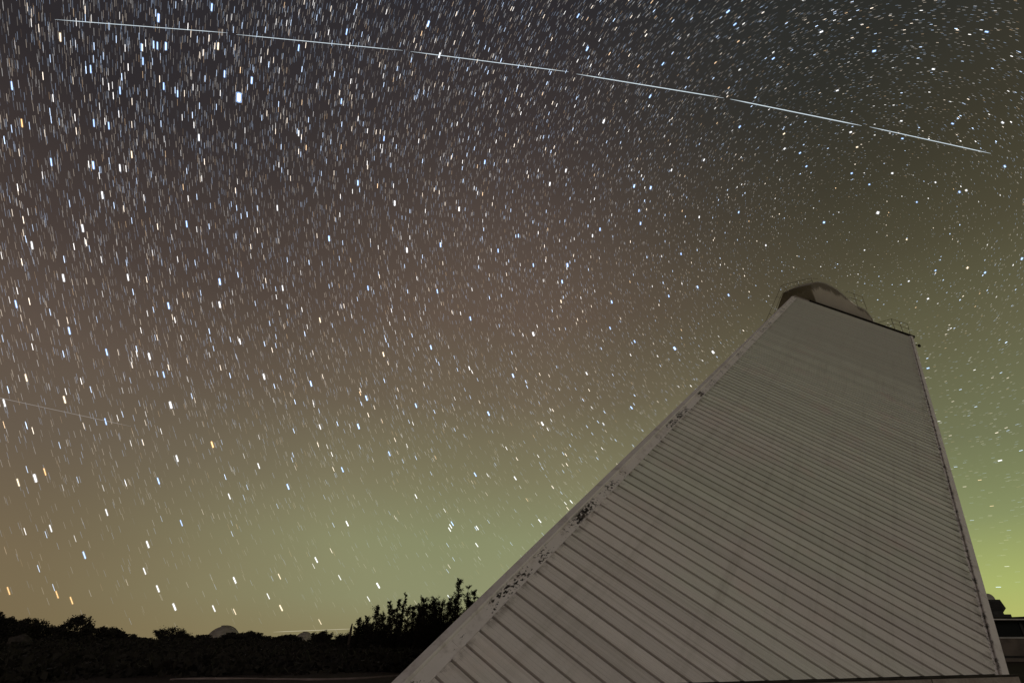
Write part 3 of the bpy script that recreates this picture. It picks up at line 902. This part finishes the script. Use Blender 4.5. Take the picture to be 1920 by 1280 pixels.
BRIGHT = """448 183 3.2 b;297 34 2 b;397 14 1.7 b;311 87 1.9 b;409 87 1.7 y;421 139 1.7 b;472 151 2 b;113 70 1.6 y;373 258 1.6 w;175 310 1.9 b;307 162 1.5 b;268 115 1.4 b;41 231 1.4 o;170 130 1.4 b;176 231 1.4 b;204 236 1.4 b;295 86 1.4 b;288 84 1.4 b;265 89 1.3 b;225 315 1.5 w;96 304 1.5 b;247 290 1.4 y;22 161 1.4 b;225 170 1.4 b;333 176 1.4 b;
909 304 1.7 b;1031 345 1.8 w;1061 320 1.7 w;1189 349 2 b;1220 352 2.1 b;861 392 1.9 w;826 459 2 b;1064 497 2.3 b;1054 528 1.9 b;1147 566 1.8 b;1052 565 1.5 y;934 470 1.6 b;1000 497 1.6 b;1125 430 1.7 b;1111 442 1.6 w;1201 419 1.8 b;1198 395 1.5 b;882 597 1.7 b;820 546 1.6 b;972 442 1.5 b;1277 476 1.5 b;1254 555 1.5 b;1144 615 1.5 b;1259 319 1.5 w;
1646 399 2.6 w;1545 417 2.1 b;1597 325 1.7 b;1673 325 1.7 w;1607 276 1.6 y;1595 248 1.7 w;1470 251 1.5 y;1471 279 1.6 w;1500 287 1.6 b;1512 312 1.6 b;1700 449 1.5 y;1814 502 1.6 y;1799 360 1.7 b;1812 357 1.6 w;1847 511 1.5 b;1754 342 1.4 w;1884 312 1.6 b;1692 260 1.5 b;1786 232 1.5 b;1880 230 1.5 w;1690 227 1.4 w;1630 346 1.6 b;1916 485 1.6 b;1621 469 1.4 w;1754 507 1.4 b;1719 379 1.5 b;
320 759 2.3 w;66 896 2.3 w;121 749 1.7 y;34 904 1.6 y;332 859 1.8 w;297 901 1.6 b;398 833 1.9 o;84 884 1.4 o;49 708 1.5 y;8 755 1.6 w;198 790 1.4 b;307 702 1.4 b;
709 1097 2.3 w;527 1139 2 y;503 1117 1.5 w;524 1080 1.4 y;637 1082 1.4 w;691 1122 1.4 w;842 1119 1.6 w;600 1165 1.3 y;296 1103 2 w;327 1137 2.3 w;401 1140 1.8 w;440 1087 2.1 w;16 1107 1.5 o;107 1114 1.5 o;134 1125 1.6 o;440 1146 1.4 y;
1000 626 2.3 w;962 704 2 b;740 381 2.1 w;763 469 2.2 w;617 447 1.9 b;412 528 2.1 b;412 571 2 w;280 668 1.9 w;583 719 1.9 b;687 746 1.9 b;495 706 1.9 w;155 428 1.8 w;119 521 1.8 w;316 573 1.8 b;192 366 1.7 w;1265 653 2.5 b;1337 660 2.3 w;1017 794 2 w;642 880 1.6 b;916 775 1.9 b;651 981 1.8 w;845 986 1.5 w;593 1049 1.9 w;540 912 1.8 b;485 873 1.5 w;277 1020 2 w;158 1040 1.8 b;271 1070 1.6 w;1639 96 1.9 b;1132 228 2 w;1219 181 1.7 b;824 104 1.8 w;803 45 2.1 b;1101 92 1.8 b;1084 30 1.5 b;1378 46 1.5 b;1365 22 1.8 b;1540 60 1.6 w;1740 690 1.4 b;672 799 2 b;671 343 1.8 b;530 540 1.6 w;808 651 1.8 b;719 664 1.7 y;1184 764 1.6 b;1875 863 1.5 w;1308 538 1.7 b;1366 553 1.7 b;1311 407 1.5 w;1385 398 1.6 b;1436 460 1.5 w;1704 527 1.4 w;
848 981 1.6 b;843 992 1.5 w;1012 976 1.6 w;895 989 1.5 w;894 1021 1.5 w;966 896 1.6 w;891 889 1.6 b;1071 940 1.4 w;1387 238 1.6 b;1243 120 1.5 b;1320 300 1.5 w;560 250 1.5 w;640 190 1.5 b;720 260 1.5 b;560 90 1.6 b;650 60 1.5 b;1450 110 1.5 b;1570 170 1.5 w;1750 130 1.5 w;1850 60 1.5 b;520 390 1.5 w;350 420 1.6 b;240 520 1.5 w;60 460 1.6 w;30 570 1.5 b;130 620 1.6 b;200 660 1.5 b;450 640 1.5 w;600 600 1.5 y;690 540 1.5 b;880 690 1.5 w;780 760 1.6 b;730 850 1.5 b;600 800 1.4 w;430 930 1.5 w;200 960 1.5 w;95 990 1.5 w;340 980 1.4 b;780 930 1.4 w;1100 700 1.5 w;1190 640 1.5 b;1740 560 1.5 w"""
def sky_region(x, y):
    v = ['at the very top', 'high up', 'above the middle', 'below the middle', 'low down', 'just above the skyline'][min(5, int(y // 205))]
    h = ['far left', 'left', 'left of centre', 'centre', 'right of centre', 'right', 'far right'][min(6, int(x // 275))]
    return v, h
stars = []
for row in BRIGHT.replace('\n', '').split(';'):
    x, y, s_, c_ = row.split()
    stars.append((float(x), float(y), float(s_), c_))
SPECIAL = {(448, 183): 'largest blue-white star streak, high in the left sky below the satellite trail',
           (1646, 399): 'unmoving white pole star above the head of the tower',
           (1265, 653): 'large blue star streak left of the upper part of the tower ridge',
           (1337, 660): 'large white star right next to the upper tower ridge',
           (398, 833): 'large orange star streak halfway up the left sky',
           (709, 1097): 'large white star streak above the upright trees'}
for (x, y, s_, c_) in stars:
    d = np.array(ray(x, y))
    low = min(1.0, 0.55 + d[2] * 1.3)
    w = (0.85 + (s_ - 1.0) * 1.3) * (0.5 + 0.5 * low)
    inten = (0.60 + (s_ - 1.0) * 0.5) * low
    if s_ > 3: w, inten = 5.5, 2.0
    org = d * SKY_R
    core = tuple(t * inten for t in TINT[c_])
    glow = tuple(t * inten * 0.16 for t in TINT[c_])
    me = star_mesh('star', np.stack([d, d]), [w, w * 2.0 + 0.8], [core, glow], org, sides=6)
    o = link('star', me); o.location = tuple(org + np.array([0, 0, CAM_Z]))
    v_, h_ = sky_region(x, y)
    size = 'large' if s_ >= 1.95 else ('medium' if s_ >= 1.55 else 'small')
    lab = '%s %s star streak %s in the sky, %s' % (size, NAMES[c_], v_, h_)
    g = 'bright stars, %s %s, %s %s' % (size, NAMES[c_], v_, h_)
    if (int(x), int(y)) in SPECIAL:
        tag(o, SPECIAL[(int(x), int(y))], 'star')
    else:
        tag(o, lab, 'star', g)
# the host of fainter stars over the whole upper sky
def star_field(n, wlo, whi, ilo, ihi, power):
    z = rng.uniform(0.0, 1.0, n); t = rng.uniform(0, 2 * math.pi, n)
    rr = np.sqrt(1 - z * z)
    d = np.stack([rr * np.sin(t), rr * np.cos(t), z], 1)
    # thicker towards the milky way, thinned by the air near the horizon
    mw = np.array(ray(330, -150)); band_n = np.cross(mw, np.array(ray(1900, 250))); band_n /= np.linalg.norm(band_n)
    dens = 0.42 + 0.58 * np.exp(-((d @ band_n) / 0.42) ** 2)
    ext = np.clip(0.10 + z * 2.3, 0, 1)
    keep = rng.uniform(0, 1, n) < dens * ext
    d = d[keep]; k = len(d)
    # loose clustering
    q_ = rng.uniform(0, 1, k) ** power
    inten = (ilo + (ihi - ilo) * q_) * np.clip(0.35 + d[:, 2] * 2.2, 0, 1)
    w = wlo + (whi - wlo) * q_
    cols = np.empty((k, 3))
    kinds = rng.uniform(0, 1, k)
    for i_, (lo, hi, c_) in enumerate(((0, 0.40, (0.66, 0.85, 1.15)), (0.40, 0.70, (1.0, 0.98, 0.96)), (0.70, 0.95, (1.1, 0.95, 0.78)), (0.95, 1.01, (1.2, 0.82, 0.48)))):
        sel = (kinds >= lo) & (kinds < hi)
        cols[sel] = np.array(c_)
    cols = cols * inten[:, None]
    return d, w, cols
d1, w1, c1 = star_field(31000, 0.72, 1.2, 0.10, 1.0, 2.9)
d2, w2, c2 = star_field(190000, 0.72, 0.92, 0.025, 0.17, 1.4)
me = star_mesh('faint_stars', d1, w1, c1, None, sides=3)
o = link('faint_stars', me); o.location = (0, 0, CAM_Z)
tag(o, 'thousands of small star streaks over the whole night sky', 'stars', kind='stuff')
me = star_mesh('star_dust', d2, w2, c2, None, sides=3, rings=((-1, 0.8), (1, 0.8)))
o = link('star_dust', me); o.location = (0, 0, CAM_Z)
tag(o, 'countless dimmest star streaks that fill the sky between the others', 'stars', kind='stuff')

# ------------------------------------------------------------------ satellite trails
sat_t = NT('satellite_light')
for n_ in list(sat_t.t.nodes): sat_t.t.nodes.remove(n_)
so = sat_t.N('ShaderNodeOutputMaterial'); se = sat_t.N('ShaderNodeEmission'); se.inputs[0].default_value = (0.80, 0.92, 1.0, 1); se.inputs[1].default_value = 0.85
sat_t.L(se.outputs[0], so.inputs[0]); sat_t.m.cycles.emission_sampling = 'NONE'
sat2 = sat_t.m.copy(); sat2.node_tree.nodes['Emission'].inputs[0].default_value = (0.95, 0.85, 0.78, 1); sat2.node_tree.nodes['Emission'].inputs[1].default_value = 0.30
sat3 = sat_t.m.copy(); sat3.node_tree.nodes['Emission'].inputs[0].default_value = (1.0, 0.9, 0.62, 1); sat3.node_tree.nodes['Emission'].inputs[1].default_value = 0.52
def trail(pa, pb, wpx, mat, label, group=None):
    A_, B_ = ray(*pa), ray(*pb)
    C_ = (A_ + B_).normalized() * 6000.0
    pts, rad = [], []
    for i in range(9):
        t = i / 8
        pts.append(A_.lerp(B_, t) * 6000.0 - C_)
        rad.append(6000.0 * wpx * PXR / 2 * (0.25 if i in (0, 8) else 1.0))
    mb = MB(); mb.tube(pts, rad, 6)
    o = mb.build('satellite_trail', mat); o.location = C_ + Vector((0, 0, CAM_Z))
    tag(o, label, 'satellite trail', group)
ordw = ['first dash from the left of the bright dashed satellite trail', 'second dash from the left of the bright dashed satellite trail', 'third dash from the left of the bright dashed satellite trail', 'fourth dash from the left of the bright dashed satellite trail', 'fifth dash of the bright dashed satellite trail, second from its right end', 'last dash at the right end of the bright dashed satellite trail']
for (pa, pb), w_, lb in zip((((103, 37), (427, 62)), ((443, 65), (755, 95)), ((770, 97), (1066, 135)), ((1081, 139), (1357, 184)), ((1369, 186), (1616, 236)), ((1630, 238), (1858, 288))), (1.05, 1.2, 1.4, 1.6, 1.6, 1.2), ordw):
    trail(pa, pb, w_, sat_t.m, lb, 'dashes of the bright satellite trail')
trail((-40, 737), (246, 799), 0.9, sat2, 'thin faint satellite trail running in from the left edge')
trail((512, 1184), (662, 1178), 1.0, sat3, 'thin yellowish satellite trail just above the tree line')
